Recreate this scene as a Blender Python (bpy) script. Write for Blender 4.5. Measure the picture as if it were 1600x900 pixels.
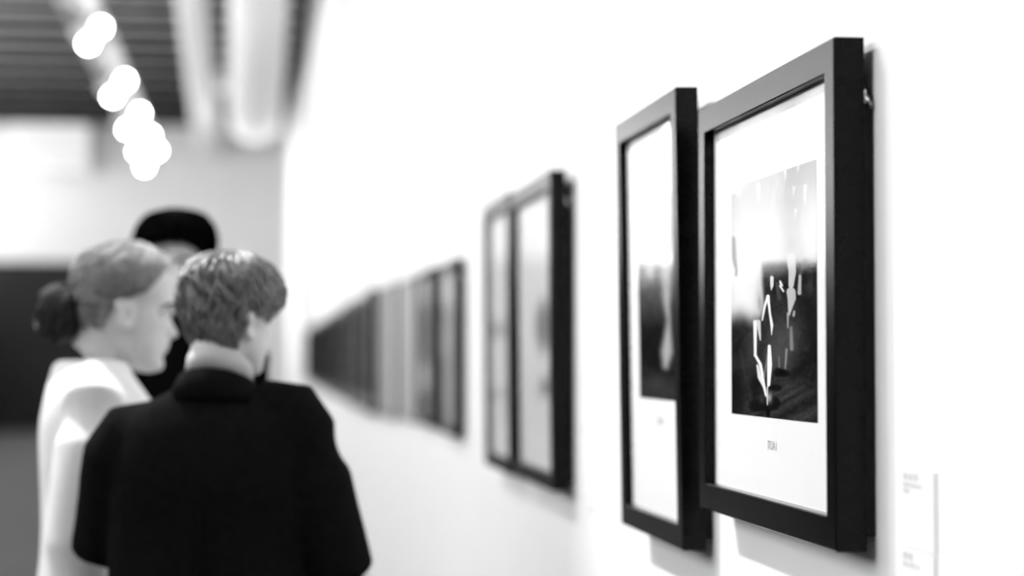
import bpy, bmesh, math, random
import numpy as np
from mathutils import Vector, Matrix, Euler

for o in list(bpy.data.objects):
    bpy.data.objects.remove(o)
scene = bpy.context.scene
C = scene.collection
random.seed(7)
rng = np.random.default_rng(7)
R = math.radians

# ------------------------------------------------------------------ camera
EYE = 1.5                       # camera height in metres
FPX = 85.0 / 36.0 * 1350.0      # focal length in photo pixels (85 mm, picture 1350 px wide)
VPX, VPY = 386.0, 560.0         # vanishing point of the gallery wall in the photo
TILT = math.atan((VPY - 450.0) / FPX)
YAW = math.atan((800.0 - VPX) / FPX * math.cos(TILT))
CF = Vector((math.sin(YAW) * math.cos(TILT), math.cos(YAW) * math.cos(TILT), math.sin(TILT)))
CR = Vector((math.cos(YAW), -math.sin(YAW), 0.0))
CU = CR.cross(CF)
CAM = Vector((0.0, 0.0, EYE))
cd = bpy.data.cameras.new('camera')
cam = bpy.data.objects.new('camera', cd)
C.objects.link(cam)
cam.matrix_world = Matrix(((CR.x, CU.x, -CF.x, 0), (CR.y, CU.y, -CF.y, 0), (CR.z, CU.z, -CF.z, EYE), (0, 0, 0, 1)))
cd.sensor_fit = 'HORIZONTAL'
cd.sensor_width = 36.0 * 1600.0 / 1350.0
cd.lens = 85.0
cd.clip_end = 200
cd.dof.use_dof = True
cd.dof.focus_distance = 2.96
cd.dof.aperture_fstop = 2.2
scene.camera = cam

# ------------------------------------------------------------------ daylight and exposure
world = bpy.data.worlds.new('overcast_sky')
scene.world = world
world.use_nodes = True
bg = world.node_tree.nodes['Background']
bg.inputs[0].default_value = (1, 1, 1, 1)
bg.inputs[1].default_value = 3.3
vs = scene.view_settings
vs.view_transform = 'Standard'
vs.look = 'None'
vs.gamma = 1.0
vs.exposure = 0.4
vs.use_curve_mapping = False
SPOT_W = 95.0


def ray(px, py):
    return (CF + CR * ((px - 800.0) / FPX) + CU * ((450.0 - py) / FPX))


def on_x(px, py, x):
    d = ray(px, py)
    return CAM + d * (x / d.x)


def at_depth(px, py, dep):
    return CAM + ray(px, py) * dep


def project(P):
    v = np.asarray(P) - np.array(CAM)
    d = v @ np.array(CF)
    return 800 + FPX * (v @ np.array(CR)) / d, 450 - FPX * (v @ np.array(CU)) / d


def s2l(v):
    v = np.clip(np.asarray(v, float) / 255.0, 0, 1)
    return np.where(v <= 0.04045, v / 12.92, ((v + 0.055) / 1.055) ** 2.4)


# ------------------------------------------------------------------ materials
def mat(name, grey, rough=0.5, spec=0.5, noise=0.0, nscale=20.0, bump=0.0, bscale=200.0, coat=0.0, metal=0.0, sheen=0.0):
    m = bpy.data.materials.new(name)
    m.use_nodes = True
    nt = m.node_tree
    b = nt.nodes['Principled BSDF']
    b.inputs['Base Color'].default_value = (grey, grey, grey, 1)
    b.inputs['Roughness'].default_value = rough
    b.inputs['Specular IOR Level'].default_value = spec
    b.inputs['Coat Weight'].default_value = coat
    b.inputs['Coat Roughness'].default_value = 0.12
    b.inputs['Metallic'].default_value = metal
    if sheen:
        b.inputs['Sheen Weight'].default_value = sheen
    tc = nt.nodes.new('ShaderNodeTexCoord')
    if noise:
        n = nt.nodes.new('ShaderNodeTexNoise')
        n.inputs['Scale'].default_value = nscale
        n.inputs['Detail'].default_value = 5
        r = nt.nodes.new('ShaderNodeValToRGB')
        lo, hi = grey * (1 - noise), min(1, grey * (1 + noise))
        r.color_ramp.elements[0].position = 0.3
        r.color_ramp.elements[1].position = 0.7
        r.color_ramp.elements[0].color = (lo, lo, lo, 1)
        r.color_ramp.elements[1].color = (hi, hi, hi, 1)
        nt.links.new(tc.outputs['Object'], n.inputs['Vector'])
        nt.links.new(n.outputs['Fac'], r.inputs['Fac'])
        nt.links.new(r.outputs['Color'], b.inputs['Base Color'])
    if bump:
        n2 = nt.nodes.new('ShaderNodeTexNoise')
        n2.inputs['Scale'].default_value = bscale
        bp = nt.nodes.new('ShaderNodeBump')
        bp.inputs['Strength'].default_value = bump
        bp.inputs['Distance'].default_value = 0.002
        nt.links.new(tc.outputs['Object'], n2.inputs['Vector'])
        nt.links.new(n2.outputs['Fac'], bp.inputs['Height'])
        nt.links.new(bp.outputs['Normal'], b.inputs['Normal'])
    return m


def emat(name, strength):
    m = bpy.data.materials.new(name)
    m.use_nodes = True
    nt = m.node_tree
    nt.nodes.remove(nt.nodes['Principled BSDF'])
    e = nt.nodes.new('ShaderNodeEmission')
    e.inputs[1].default_value = strength
    nt.links.new(e.outputs[0], nt.nodes['Material Output'].inputs[0])
    return m


def glassmat(name, ior=1.5, rough=0.0, coating=1.0):
    m = bpy.data.materials.new(name)
    m.use_nodes = True
    nt = m.node_tree
    nt.nodes.remove(nt.nodes['Principled BSDF'])
    t = nt.nodes.new('ShaderNodeBsdfTransparent')
    g = nt.nodes.new('ShaderNodeBsdfGlossy')
    g.inputs['Roughness'].default_value = rough
    lw = nt.nodes.new('ShaderNodeLayerWeight')      # Schlick reflectance, the same from both sides of the thin pane
    lw.inputs['Blend'].default_value = 0.5
    pw = nt.nodes.new('ShaderNodeMath')
    pw.operation = 'POWER'
    pw.inputs[1].default_value = 5.0
    nt.links.new(lw.outputs['Facing'], pw.inputs[0])
    f = nt.nodes.new('ShaderNodeMath')
    f.operation = 'MULTIPLY_ADD'
    f0 = ((ior - 1) / (ior + 1)) ** 2
    f.inputs[1].default_value = (1 - f0) * coating
    f.inputs[2].default_value = f0
    nt.links.new(pw.outputs[0], f.inputs[0])
    mx = nt.nodes.new('ShaderNodeMixShader')
    nt.links.new(f.outputs[0], mx.inputs[0])
    nt.links.new(t.outputs[0], mx.inputs[1])
    nt.links.new(g.outputs[0], mx.inputs[2])
    nt.links.new(mx.outputs[0], nt.nodes['Material Output'].inputs[0])
    return m


def vcmat(name):
    m = bpy.data.materials.new(name)
    m.use_nodes = True
    nt = m.node_tree
    b = nt.nodes['Principled BSDF']
    a = nt.nodes.new('ShaderNodeAttribute')
    a.attribute_name = 'ink'
    nt.links.new(a.outputs['Color'], b.inputs['Base Color'])
    b.inputs['Roughness'].default_value = 0.8
    b.inputs['Specular IOR Level'].default_value = 0.0
    return m


M = dict(
    wall=mat('white_gallery_paint', 0.88, 0.75, 0.2, noise=0.01, nscale=3, bump=0.05, bscale=300),
    back=mat('grey_back_wall_paint', 0.70, 0.8, 0.2, noise=0.02, nscale=2),
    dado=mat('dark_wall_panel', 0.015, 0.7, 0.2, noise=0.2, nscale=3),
    ceil=mat('dark_ceiling_deck', 0.85, 0.8, 0.2, noise=0.2, nscale=2),
    joist=mat('dark_ceiling_joist', 0.02, 0.7, 0.2, noise=0.2, nscale=3),
    floor=mat('dark_polished_floor', 0.075, 0.6, 0.1, noise=0.15, nscale=1.5),
    black=mat('black_lacquered_wood', 0.003, 0.20, 0.11, noise=0.2, nscale=40),
    backing=mat('dark_backing_board', 0.02, 0.8, 0.2, noise=0.2),
    mat_board=mat('white_mat_board', 0.86, 0.9, 0.1, noise=0.01, nscale=60),
    pale=mat('pale_grey_panel', 0.55, 0.5, 0.4, noise=0.03, nscale=5),
    ink=mat('grey_caption_ink', 0.42, 0.9, 0.1, noise=0.05),
    pale_ink=mat('pale_label_ink', 0.72, 0.9, 0.1, noise=0.05),
    label=mat('white_foam_label', 0.87, 0.8, 0.1, noise=0.01),
    steel=mat('steel_hook', 0.6, 0.3, 0.5, metal=1.0, noise=0.05),
    duct=mat('white_painted_duct', 0.90, 0.6, 0.3, noise=0.03, nscale=3),
    beam=mat('white_lighting_beam', 0.75, 0.6, 0.3, noise=0.03, nscale=3),
    lamp=mat('white_lamp_housing', 0.7, 0.4, 0.4, noise=0.02),
    mullion=mat('dark_window_mullion', 0.1, 0.5, 0.4, noise=0.1),
    jacket=mat('black_wool_suit', 0.006, 0.9, 0.03, noise=0.3, nscale=60, bump=0.2, bscale=600),
    black_knit=mat('black_knit', 0.002, 0.95, 0.02, noise=0.3, nscale=60),
    shirt=mat('white_cotton', 0.82, 0.85, 0.1, noise=0.02, nscale=30, bump=0.1),
    shaded_shirt=mat('shaded_white_cotton', 0.45, 0.85, 0.1, noise=0.03, nscale=30),  # collar of the white shirt, its shade put into the base colour
    trousers=mat('charcoal_trousers', 0.02, 0.9, 0.1, noise=0.2),
    pale_skirt=mat('light_grey_linen', 0.55, 0.9, 0.1, noise=0.05),
    shoe=mat('black_shoe_leather', 0.01, 0.3, 0.5, noise=0.2),
    skin=mat('skin', 0.58, 0.5, 0.3, noise=0.05, nscale=25),
    skin_pale=mat('pale_skin', 0.66, 0.5, 0.3, noise=0.05, nscale=25),
    hair_man=mat('tousled_brown_hair', 0.13, 0.4, 0.8, noise=0.4, nscale=90),
    hair_woman=mat('fair_brown_hair', 0.2, 0.4, 0.6, noise=0.4, nscale=90),
    hair_dark=mat('dark_hair', 0.012, 0.6, 0.3, noise=0.4, nscale=90),
    hair_black=mat('black_hair', 0.001, 0.9, 0.03, noise=0.4, nscale=90),
    eye=mat('eye_white', 0.7, 0.2, 0.5, noise=0.02),
    iris=mat('dark_iris', 0.02, 0.2, 0.5, noise=0.1),
    brow=mat('eyebrow_hair', 0.03, 0.8, 0.2, noise=0.2),
    glass=glassmat('picture_glass', 1.35, 0.03, 0.75),
    pane=glassmat('window_glass', 1.3),
    glow=emat('lamp_glow', 60.0),
    ink_print=vcmat('photographic_print'),
)


# ------------------------------------------------------------------ helpers
def mk(name, verts, faces, m, parent=None, smooth=False):
    me = bpy.data.meshes.new(name)
    me.from_pydata([tuple(v) for v in verts], [], [tuple(f) for f in faces])
    me.update()
    if smooth:
        me.polygons.foreach_set('use_smooth', [True] * len(me.polygons))
    me.materials.append(M[m])
    o = bpy.data.objects.new(name, me)
    C.objects.link(o)
    if parent:
        o.parent = parent
    return o


def tag(o, label, cat, group=None):
    o['label'] = label
    o['category'] = cat
    if group:
        o['group'] = group
    return o


def empty(name, loc, rot=(0, 0, 0)):
    o = bpy.data.objects.new(name, None)
    o.empty_display_size = 0.1
    C.objects.link(o)
    o.location = loc
    o.rotation_euler = rot
    return o


BOXF = [(0, 1, 3, 2), (4, 6, 7, 5), (0, 4, 5, 1), (2, 3, 7, 6), (0, 2, 6, 4), (1, 5, 7, 3)]


def boxv(x0, x1, y0, y1, z0, z1):
    return [(x, y, z) for x in (x0, x1) for y in (y0, y1) for z in (z0, z1)]


class MB:
    def __init__(s):
        s.v, s.f = [], []

    def add(s, v, f):
        n = len(s.v)
        s.v += [tuple(p) for p in v]
        s.f += [tuple(i + n for i in q) for q in f]
        return s

    def box(s, *a):
        return s.add(boxv(*a), BOXF)

    def rings(s, rings, cap=True):
        n = len(rings[0])
        v = [p for r in rings for p in r]
        f = []
        for i in range(len(rings) - 1):
            for j in range(n):
                k = (j + 1) % n
                f.append((i * n + j, i * n + k, (i + 1) * n + k, (i + 1) * n + j))
        if cap:
            f.append(tuple(range(n - 1, -1, -1)))
            f.append(tuple((len(rings) - 1) * n + j for j in range(n)))
        return s.add(v, f)

    def ellip(s, c, r, nu=16, nv=10, rot=None):
        rs = []
        for i in range(nv + 1):
            a = -math.pi / 2 + math.pi * i / nv
            ca, sa = max(math.cos(a), 0.02), math.sin(a)
            ring = []
            for j in range(nu):
                t = 2 * math.pi * j / nu
                p = Vector((r[0] * ca * math.cos(t), r[1] * ca * math.sin(t), r[2] * sa))
                if rot:
                    p = rot @ p
                ring.append(p + Vector(c))
            rs.append(ring)
        return s.rings(rs)

    def tube(s, pts, radii, n=14, flat=None, ref=(0, 0, 1)):
        """round tube along pts; radii scalar or (ra, rb)"""
        pts = [Vector(p) for p in pts]
        rs = []
        for i, p in enumerate(pts):
            a = pts[max(i - 1, 0)]
            b = pts[min(i + 1, len(pts) - 1)]
            t = (b - a).normalized()
            rf = Vector(ref)
            if abs(t.dot(rf)) > 0.95:
                rf = Vector((0, 1, 0)) if abs(t.y) < 0.9 else Vector((1, 0, 0))
            u = t.cross(rf).normalized()
            w = u.cross(t).normalized()
            r = radii[i] if isinstance(radii, (list, tuple)) else radii
            ra, rb = r if isinstance(r, (list, tuple)) else (r, r)
            rs.append([p + u * (ra * math.cos(2 * math.pi * j / n)) + w * (rb * math.sin(2 * math.pi * j / n)) for j in range(n)])
        return s.rings(rs)

    def build(s, name, m, parent=None, smooth=False):
        o = mk(name, s.v, s.f, m, parent, smooth)
        bm = bmesh.new()
        bm.from_mesh(o.data)
        bmesh.ops.recalc_face_normals(bm, faces=bm.faces)
        bm.to_mesh(o.data)
        bm.free()
        return o


def struct(name, mb, m, parent=None):
    o = mb.build(name, m, parent)
    if not parent:
        o['kind'] = 'structure'
    return o


def spline(pts, n):
    """Catmull-Rom resample of a list of tuples to n points"""
    P = np.array(pts, float)
    k = len(P)
    out = []
    for t in np.linspace(0, k - 1, n):
        i = min(int(t), k - 2)
        f = t - i
        p0, p1, p2, p3 = P[max(i - 1, 0)], P[i], P[i + 1], P[min(i + 2, k - 1)]
        out.append(0.5 * ((2 * p1) + (-p0 + p2) * f + (2 * p0 - 5 * p1 + 4 * p2 - p3) * f * f + (-p0 + 3 * p1 - 3 * p2 + p3) * f ** 3))
    return np.array(out)


# ------------------------------------------------------------------ the room
XW = 0.805                      # face of the hanging wall
XL = -6.0                       # left wall
YN, YB = -4.0, 44.0             # open near end, back wall
ZC = 6.56                        # ceiling deck
JB = 6.4                        # underside of the joists
struct('wall_right', MB().box(XW, XW + 0.2, YN, YB + 0.2, 0, ZC), 'wall')
struct('wall_back', MB().box(XL - 0.2, XW, YB, YB + 0.2, 0, ZC), 'back')
struct('floor', MB().box(XL - 0.2, XW + 0.2, YN, YB + 0.2, -0.2, 0), 'floor')
ceiling = struct('ceiling', MB().box(XL - 0.2, XW + 0.2, YN, YB + 0.2, ZC, ZC + 0.15), 'ceil')
jm = None
y = -3.0
while y < YB - 0.3:
    if jm is None:
        j = MB().box(XL, XW, -0.09, 0.09, JB, ZC).build('joist', 'joist', ceiling)
        jm = j.data
    else:
        j = bpy.data.objects.new('joist', jm)
        C.objects.link(j)
        j.parent = ceiling
    j.location = (0, y, 0)
    y += 1.45
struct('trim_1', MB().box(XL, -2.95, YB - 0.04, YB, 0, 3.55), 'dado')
struct('wall_front', MB().box(XL - 0.2, XW, YN - 0.2, YN, 0, ZC), 'joist')
# left wall: dark lower part, clerestory windows above
SILL, HEAD = 2.7, 6.3
struct('wall_left', MB().box(XL - 0.2, XL, YN, YB, 0, SILL).box(XL - 0.2, XL, YN, YB, HEAD, ZC), 'dado')
wi = 1
y = YN
while y < YB - 0.1:
    y1 = min(y + 4.0, YB)
    w = struct('window_%d' % wi, MB().box(XL - 0.14, XL - 0.04, y, y + 0.1, SILL, HEAD).box(XL - 0.14, XL - 0.04, y1 - 0.1, y1, SILL, HEAD)
               .box(XL - 0.14, XL - 0.04, y + 0.1, y1 - 0.1, SILL, SILL + 0.1).box(XL - 0.14, XL - 0.04, y + 0.1, y1 - 0.1, HEAD - 0.1, HEAD), 'mullion')
    MB().box(XL - 0.1, XL - 0.09, y + 0.1, y1 - 0.1, SILL + 0.1, HEAD - 0.1).build('pane', 'pane', w)
    wi += 1
    y = y1

# ------------------------------------------------------------------ ceiling services
def taper_duct(name, A, B, ra, rb, label, cat, dome=False, hangers=()):
    A, B = Vector(A), Vector(B)
    root = empty(name, A)
    ax = (B - A)
    L = ax.length
    mb = MB()
    n = 24
    pts, rad = [Vector((0, YN + 0.05 - A.y, 0)), Vector((0, 0, 0)), ax], [ra, ra, rb]
    if dome:
        for k in range(1, 7):
            a = k / 6 * math.pi / 2
            pts.append(ax + ax.normalized() * (rb * math.sin(a) * 1.0))
            rad.append(max(rb * math.cos(a), 0.01))
    mb.tube(pts, rad, n=28)
    mb.build('duct_body', 'duct', root, True)
    k = 3.0
    while k < L - 0.5:
        f = k / L
        r = ra + (rb - ra) * f
        MB().tube([ax * f - ax.normalized() * 0.03, ax * f + ax.normalized() * 0.03], r + 0.012, n=28).build('seam_band', 'duct', root, True)
        P = ax * f
        MB().tube([P + Vector((0, 0, r * 0.9)), Vector((P.x, P.y, ZC - A.z))], 0.012, n=6).build('hanger_rod', 'mullion', root)
        k += 4.35
    k = -2.0
    while A.y + k > YN + 1:                                     # straight run towards the near end of the hall
        MB().tube([(0, k - 0.03, 0), (0, k + 0.03, 0)], ra + 0.012, n=28).build('seam_band', 'duct', root, True)
        MB().tube([(0, k, ra * 0.9), (0, k, ZC - A.z)], 0.012, n=6).build('hanger_rod', 'mullion', root)
        k -= 4.35
    tag(root, label, cat)
    return root


dA = Vector((0.12, 18.0, EYE + 4.25))
duct = taper_duct('ventilation_duct', dA, (0.135, 36.1, EYE + 4.25), 0.30, 0.47,
                  'fat round white ventilation duct with domed end, beside the white wall', 'duct', True)
pipe = taper_duct('ceiling_pipe', (-0.665, 18.0, EYE + 4.55), (-0.83, 43.6, EYE + 4.55), 0.155, 0.285,
                  'slim white pipe running along the ceiling left of the fat duct', 'pipe')
mb = MB().tube([(0.10, 15.0, -0.12), (0.42, 15.0, -0.12)], 0.17, n=16)
mb.build('branch_stub', 'duct', pipe, True)
# box-shaped unit on the back wall
b = empty('air_unit', (-4.05, YB - 1.0, 5.95))
MB().box(-0.75, 0.75, 0, 0.95, -0.55, 0.40).build('casing', 'duct', b)
for i in range(5):
    MB().box(-0.65, 0.65, -0.02, 0.0, -0.45 + i * 0.16, -0.36 + i * 0.16).build('grille_slat', 'lamp', b)
tag(b, 'white box-shaped air unit high on the grey back wall', 'air unit')

# lighting beam with twin spotlights
BZ = EYE + 2.68
bx0, bx1 = -1.43, -1.15
lb = empty('lighting_beam', (0, 0, BZ))
MB().box(bx0, bx1, YN + 1, 28.0, 0.0, 0.10).build('beam_body', 'beam', lb)
MB().box(-1.225, -1.175, YN + 1, 27.9, -0.03, 0.0).build('track_rail', 'lamp', lb)
for k in range(8):
    yy = -3.0 + 1.45 * (1 + 2.0 * k + (1 if k else 0))
    if yy < 26:
        MB().tube([(-1.20, yy, 0.09), (-1.20, yy, ZC - BZ)], 0.01, n=6).build('hanger_rod', 'mullion', lb)
tag(lb, 'long pale lighting beam hanging from the dark ceiling above the spotlights', 'lighting beam')
HX = -1.20


def spotlight(Y, label, group, in_view, P=None, aim_l=None, watts=None, wide=95):
    P = P or Vector((HX, Y, BZ - 0.03))
    s = empty('track_spotlight', P)
    MB().box(-0.02, 0.02, -0.06, 0.06, -0.03, 0.0).build('adapter', 'lamp', s)
    MB().tube([(0, 0, -0.03), (0, 0, -0.07)], 0.012, n=8).build('stem', 'lamp', s)
    k = Y / 24.0 if in_view else 0.6
    for q, off in enumerate((Vector((0.05 * k, 0, -0.08)), Vector((-0.085 * k, 0, -0.08 - 0.18 * k)))):
        aim = Vector((0.62, -0.45, -0.64)).normalized()
        h = MB().tube([off - aim * 0.10, off - aim * 0.09, off + aim * 0.05, off + aim * 0.06], [0.03, 0.045, 0.055, 0.055], n=16).build('lamp_head', 'lamp', s, True)
        MB().ellip(off + aim * 0.07, (0.05, 0.05, 0.05), 12, 8).build('bulb', 'glow', h, True)
        if q:
            MB().tube([(0, 0, -0.06), off - aim * 0.05], 0.01, n=8).build('arm', 'lamp', s)
    ld = bpy.data.lights.new('spot_beam', 'SPOT')
    ld.energy = watts or SPOT_W
    ld.spot_size = R(wide)
    ld.spot_blend = 1.0
    ld.shadow_soft_size = 0.07
    lo = bpy.data.objects.new('spot_beam', ld)
    C.objects.link(lo)
    lo.parent = s
    aim = aim_l or Vector((0.66, -0.36, -0.44))
    lo.location = (0.12, -0.09, -0.30)
    lo.rotation_euler = aim.to_track_quat('-Z', 'Y').to_euler()
    tag(s, label, 'spotlight', group)


vis = [(15.8, 'glowing twin spotlight at the top left, nearest of the visible row'),
       (18.8, 'second glowing twin spotlight from the top along the lighting beam'),
       (21.3, 'middle glowing twin spotlight of the five along the lighting beam'),
       (23.4, 'fourth glowing twin spotlight, overlapping the lowest one'),
       (25.1, 'lowest and farthest glowing twin spotlight on the lighting beam')]
for Y, l in vis:
    spotlight(Y, l, 'twin spotlights on the lighting beam', True)
for Y in (13.2, 10.5, 8.4, 6.2, 4.2, 2.2):
    spotlight(Y, 'twin spotlight on the lighting beam above and outside the picture', 'twin spotlights on the lighting beam', False)

spotlight(0, 'added unseen twin spotlight outside the picture, turned down onto the group of people', 'twin spotlights on the lighting beam', False,
          Vector((HX, 5.1, BZ - 0.03)), Vector((1.05, -1.0, -2.1)), 380, 55)  # added lamp that brightens the people's hair tops and shoulders
# added unseen washers on the left wall, brightening the back and far white walls
for (yy, zz, aim, wt, l) in ((33.0, 5.2, (0.38, 0.9, -0.18), 330, 'added wall washer spotlight on the left wall aimed at the grey back wall'),
                             (30.0, 4.4, (0.30, 0.95, -0.14), 330, 'lower added wall washer spotlight on the left wall aimed at the grey back wall'),
                             (35.95, 4.1, (0.95, 0.1, -0.06), 1800, 'added wall washer spotlight on the left wall aimed at the far white wall')):
    spotlight(yy, l, 'added wall washer spotlights on the left wall', False, Vector((XL + 0.35, yy, zz)), Vector(aim), wt, 85 if wt < 1000 else 60)
    MB().box(-0.349, 0.02, -0.02, 0.02, 0, 0.04).build('wall_bracket', 'lamp', bpy.data.objects[[o.name for o in C.objects if o.name.startswith('track_spotlight')][-1]])

# ------------------------------------------------------------------ prints (flat photographs painted per vertex)
def sstep(e0, e1, x):
    t = np.clip((x - e0) / (e1 - e0), 0, 1)
    return t * t * (3 - 2 * t)


def seg_d(px, py, a, b, w0, w1):
    ax, ay = a
    bx, by = b
    dx, dy = bx - ax, by - ay
    t = np.clip(((px - ax) * dx + (py - ay) * dy) / (dx * dx + dy * dy + 1e-9), 0, 1)
    return np.hypot(px - ax - t * dx, py - ay - t * dy) - (w0 + (w1 - w0) * t) / 2


def stroke(img, px, py, pts, w, val, soft=1.2, alpha=1.0):
    d = np.full(px.shape, 1e9)
    ws = w if isinstance(w, (list, tuple)) else [w] * len(pts)
    for i in range(len(pts) - 1):
        d = np.minimum(d, seg_d(px, py, pts[i], pts[i + 1], ws[i] * 1.2, ws[i + 1] * 1.2))
    a = (1 - sstep(-soft, soft, d)) * alpha
    return img * (1 - a) + val * a


def blob(img, px, py, c, r, val, alpha=1.0, hard=1.0):
    q = np.hypot((px - c[0]) / r[0], (py - c[1]) / r[1])
    a = np.exp(-(q ** (2 * hard))) * alpha
    return img * (1 - a) + val * a


def vnoise(x, y, seed=0):
    xi, yi = np.floor(x).astype(int), np.floor(y).astype(int)
    fx, fy = x - xi, y - yi
    fx, fy = fx * fx * (3 - 2 * fx), fy * fy * (3 - 2 * fy)

    def h(i, j):
        n = np.sin(i * 127.1 + j * 311.7 + seed * 74.7) * 43758.5453
        return n - np.floor(n)
    return (h(xi, yi) * (1 - fx) + h(xi + 1, yi) * fx) * (1 - fy) + (h(xi, yi + 1) * (1 - fx) + h(xi + 1, yi + 1) * fx) * fy


def paint_street(px, py):
    """night street with wet reflections under a painted-in glass reflection (nearest print)"""
    n1 = vnoise(px / 3.0, py / 26.0, 1)
    light = 165 + 30 * sstep(250, 390, py + (px - 1210) * 0.45) + 8 * (n1 - 0.5)  # pale upper part carries the glass reflection as print tone
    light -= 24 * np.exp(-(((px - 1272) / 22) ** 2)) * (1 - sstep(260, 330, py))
    for (x, y, h) in ((1185, 300, 10), (1227, 270, 8), (1258, 302, 12), (1243, 334, 6), (1154, 300, 6), (1240, 298, 5), (1247, 260, 6)):
        light = stroke(light, px, py, [(x, y - h), (x, y + h)], [3.5, 1.5], 225, 2.0, 0.8)
    tex = vnoise(px / 5.0 + py / 9.0, py / 7.0 - px / 14.0, 2)
    fine = vnoise(px / 2.0 + py / 5.0, py / 2.5, 3)
    dark = 30 + 26 * (tex - 0.5) + 14 * (fine - 0.5)
    dark = blob(dark, px, py, (1216, 552), (26, 60), 92, 0.75)
    dark = blob(dark, px, py, (1238, 520), (18, 26), 100, 0.5)
    dark = blob(dark, px, py, (1172, 545), (10, 35), 82, 0.6)
    st = vnoise((px + py * 1.6) / 60.0, (py + px * 0.55) / 7.0, 5)
    lo = sstep(575, 600, py + (px - 1215) * -0.4)
    dark = dark * (1 - lo) + (48 + 55 * (st - 0.5) + 24 * (fine - 0.5)) * lo
    dark = stroke(dark, px, py, [(1240, 585), (1278, 548)], [10, 14], 14, 8, 0.7)
    dark = stroke(dark, px, py, [(1262, 470), (1276, 560)], [12, 10], 14, 8, 0.7)
    dark = blob(dark, px, py, (1266, 448), (6, 14), 74, 0.7)
    dark = blob(dark, px, py, (1216, 425), (20, 16), 22, 0.6)
    # left silhouette
    dark = blob(dark, px, py, (1150, 610), (14, 55), 12, 0.9)
    dark = stroke(dark, px, py, [(1157, 548), (1163, 580), (1170, 605), (1177, 640), (1178, 656)], [3, 2, 3, 4, 3], 66, 2.5, 0.7)
    dark = blob(dark, px, py, (1168, 632), (6, 9), 62, 0.5)
    dark = blob(dark, px, py, (1180, 600), (9, 22), 10, 0.8)
    dark = dark * 0.9
    edge = np.where(px < 1192, 500.0, 411 - 6 * sstep(1200, 1275, px))
    mixx = sstep(1186, 1196, px)
    eL = 500 + 8 * np.sin(px / 6)
    a = (1 - mixx) * sstep(eL - 30, eL + 16, py) + mixx * sstep(402, 424, py + 0 * edge)
    img = light * (1 - a) + dark * a
    img = blob(img, px, py, (1164, 452), (26, 46), 236, 0.85, 2)  # white patch: blurred glass reflection painted into the print
    img = stroke(img, px, py, [(1146, 372), (1147, 402), (1151, 422), (1150, 430)], [4, 6, 3, 2], 70, 3.0, 0.75)
    S = lambda *k, **kw: stroke(img, px, py, *k, **kw)
    img = blob(img, px, py, (1186, 470), (7, 24), 205, 0.85, 2)
    img = blob(img, px, py, (1187, 474), (3, 13), 130, 0.6)
    img = S([(1191, 500), (1195, 478), (1200, 463)], [2, 3.5, 4], 236)
    img = S([(1200, 463), (1203, 490), (1206, 508), (1205.5, 523)], [4, 3, 4, 1], 240)
    img = S([(1180, 503), (1180, 555)], [5, 3.5], 242)
    img = S([(1185, 503), (1188, 531)], [6, 2], 205)
    img = S([(1180, 555), (1188, 569), (1191, 585), (1193, 600), (1197, 618)], [3.5, 4, 4, 4, 3], 242)
    img = S([(1183.5, 571), (1187, 590), (1192, 603)], [3, 5, 2], 225)
    img = S([(1202, 541), (1202.5, 570), (1201, 602)], [4, 6.5, 4], 246)
    img = S([(1199, 552), (1194, 590)], [1, 2.5], 150, alpha=0.7)
    img = S([(1206, 434), (1206, 446), (1205, 453)], [5, 4.5, 1], 220)
    img = S([(1219, 440), (1221, 446), (1219, 447), (1224, 455)], [3, 4, 3, 2.5], 228)
    img = S([(1213, 442), (1218, 466)], [3, 6], 66)
    img = S([(1236, 402), (1238, 425), (1236, 446)], [11, 10, 7], 214, alpha=0.9)
    img = S([(1236, 456), (1237, 466), (1233, 492)], [12, 11, 2], 206, alpha=0.9)
    img = S([(1231, 490), (1231, 512)], [3, 1.5], 190, alpha=0.8)
    img = S([(1250, 431), (1249, 458)], [3.5, 5], 205, alpha=0.85)
    img = S([(1258, 408), (1251, 426)], [6, 4], 120, 3, 0.6)
    img = S([(1241, 487), (1240, 493)], 3, 170)
    img = S([(1236, 512), (1237, 545)], [3, 5], 160, 2.5, 0.7)
    img = S([(1229, 546), (1227, 575)], [3, 2], 170, 1.5, 0.7)
    img = S([(1217, 558), (1217.5, 576)], 1.5, 120)
    # dark figures near the foot of the picture
    img = S([(1216, 582), (1229, 584)], [12, 8], 8, 2)
    img = S([(1205, 606), (1216, 606)], [6, 8], 8, 2)
    img = S([(1180, 634), (1208, 630)], [16, 18], 8, 3, 0.95)
    img = S([(1200, 635), (1200, 654)], [7, 4], 3, 1.2)
    img = blob(img, px, py, (1202, 622), (4.5, 8), 205, 0.75)
    img = S([(1199, 605), (1199, 632)], [2, 1.5], 220)
    img = blob(img, px, py, (1190, 625), (4, 6), 62, 0.8)
    return img


def paint_b(px, py):
    tex = vnoise(px / 5, py / 8, 8)
    dark = 78 - 62 * sstep(450, 530, py) + 26 * sstep(560, 610, py) + 16 * (tex - 0.5)
    dark = blob(dark, px, py, (1016, 425), (6, 12), 190, 0.8)
    dark = stroke(dark, px, py, [(1040, 415), (1042, 470), (1045, 500), (1042, 550), (1040, 572)], [14, 10, 5, 16, 8], 176, 6, 0.9)
    dark = blob(dark, px, py, (1052, 480), (5, 14), 40, 0.8)
    dark = blob(dark, px, py, (1028, 600), (14, 14), 62, 0.7)
    light = 236 + 0 * px  # pale upper half: bright wall mirrored in the glass, painted as print tone
    light = stroke(light, px, py, [(1048, 305), (1049, 360), (1044, 392)], [3, 5, 8], 150, 5, 0.8)
    a = sstep(402, 424, py)
    return light * (1 - a) + dark * a


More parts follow.
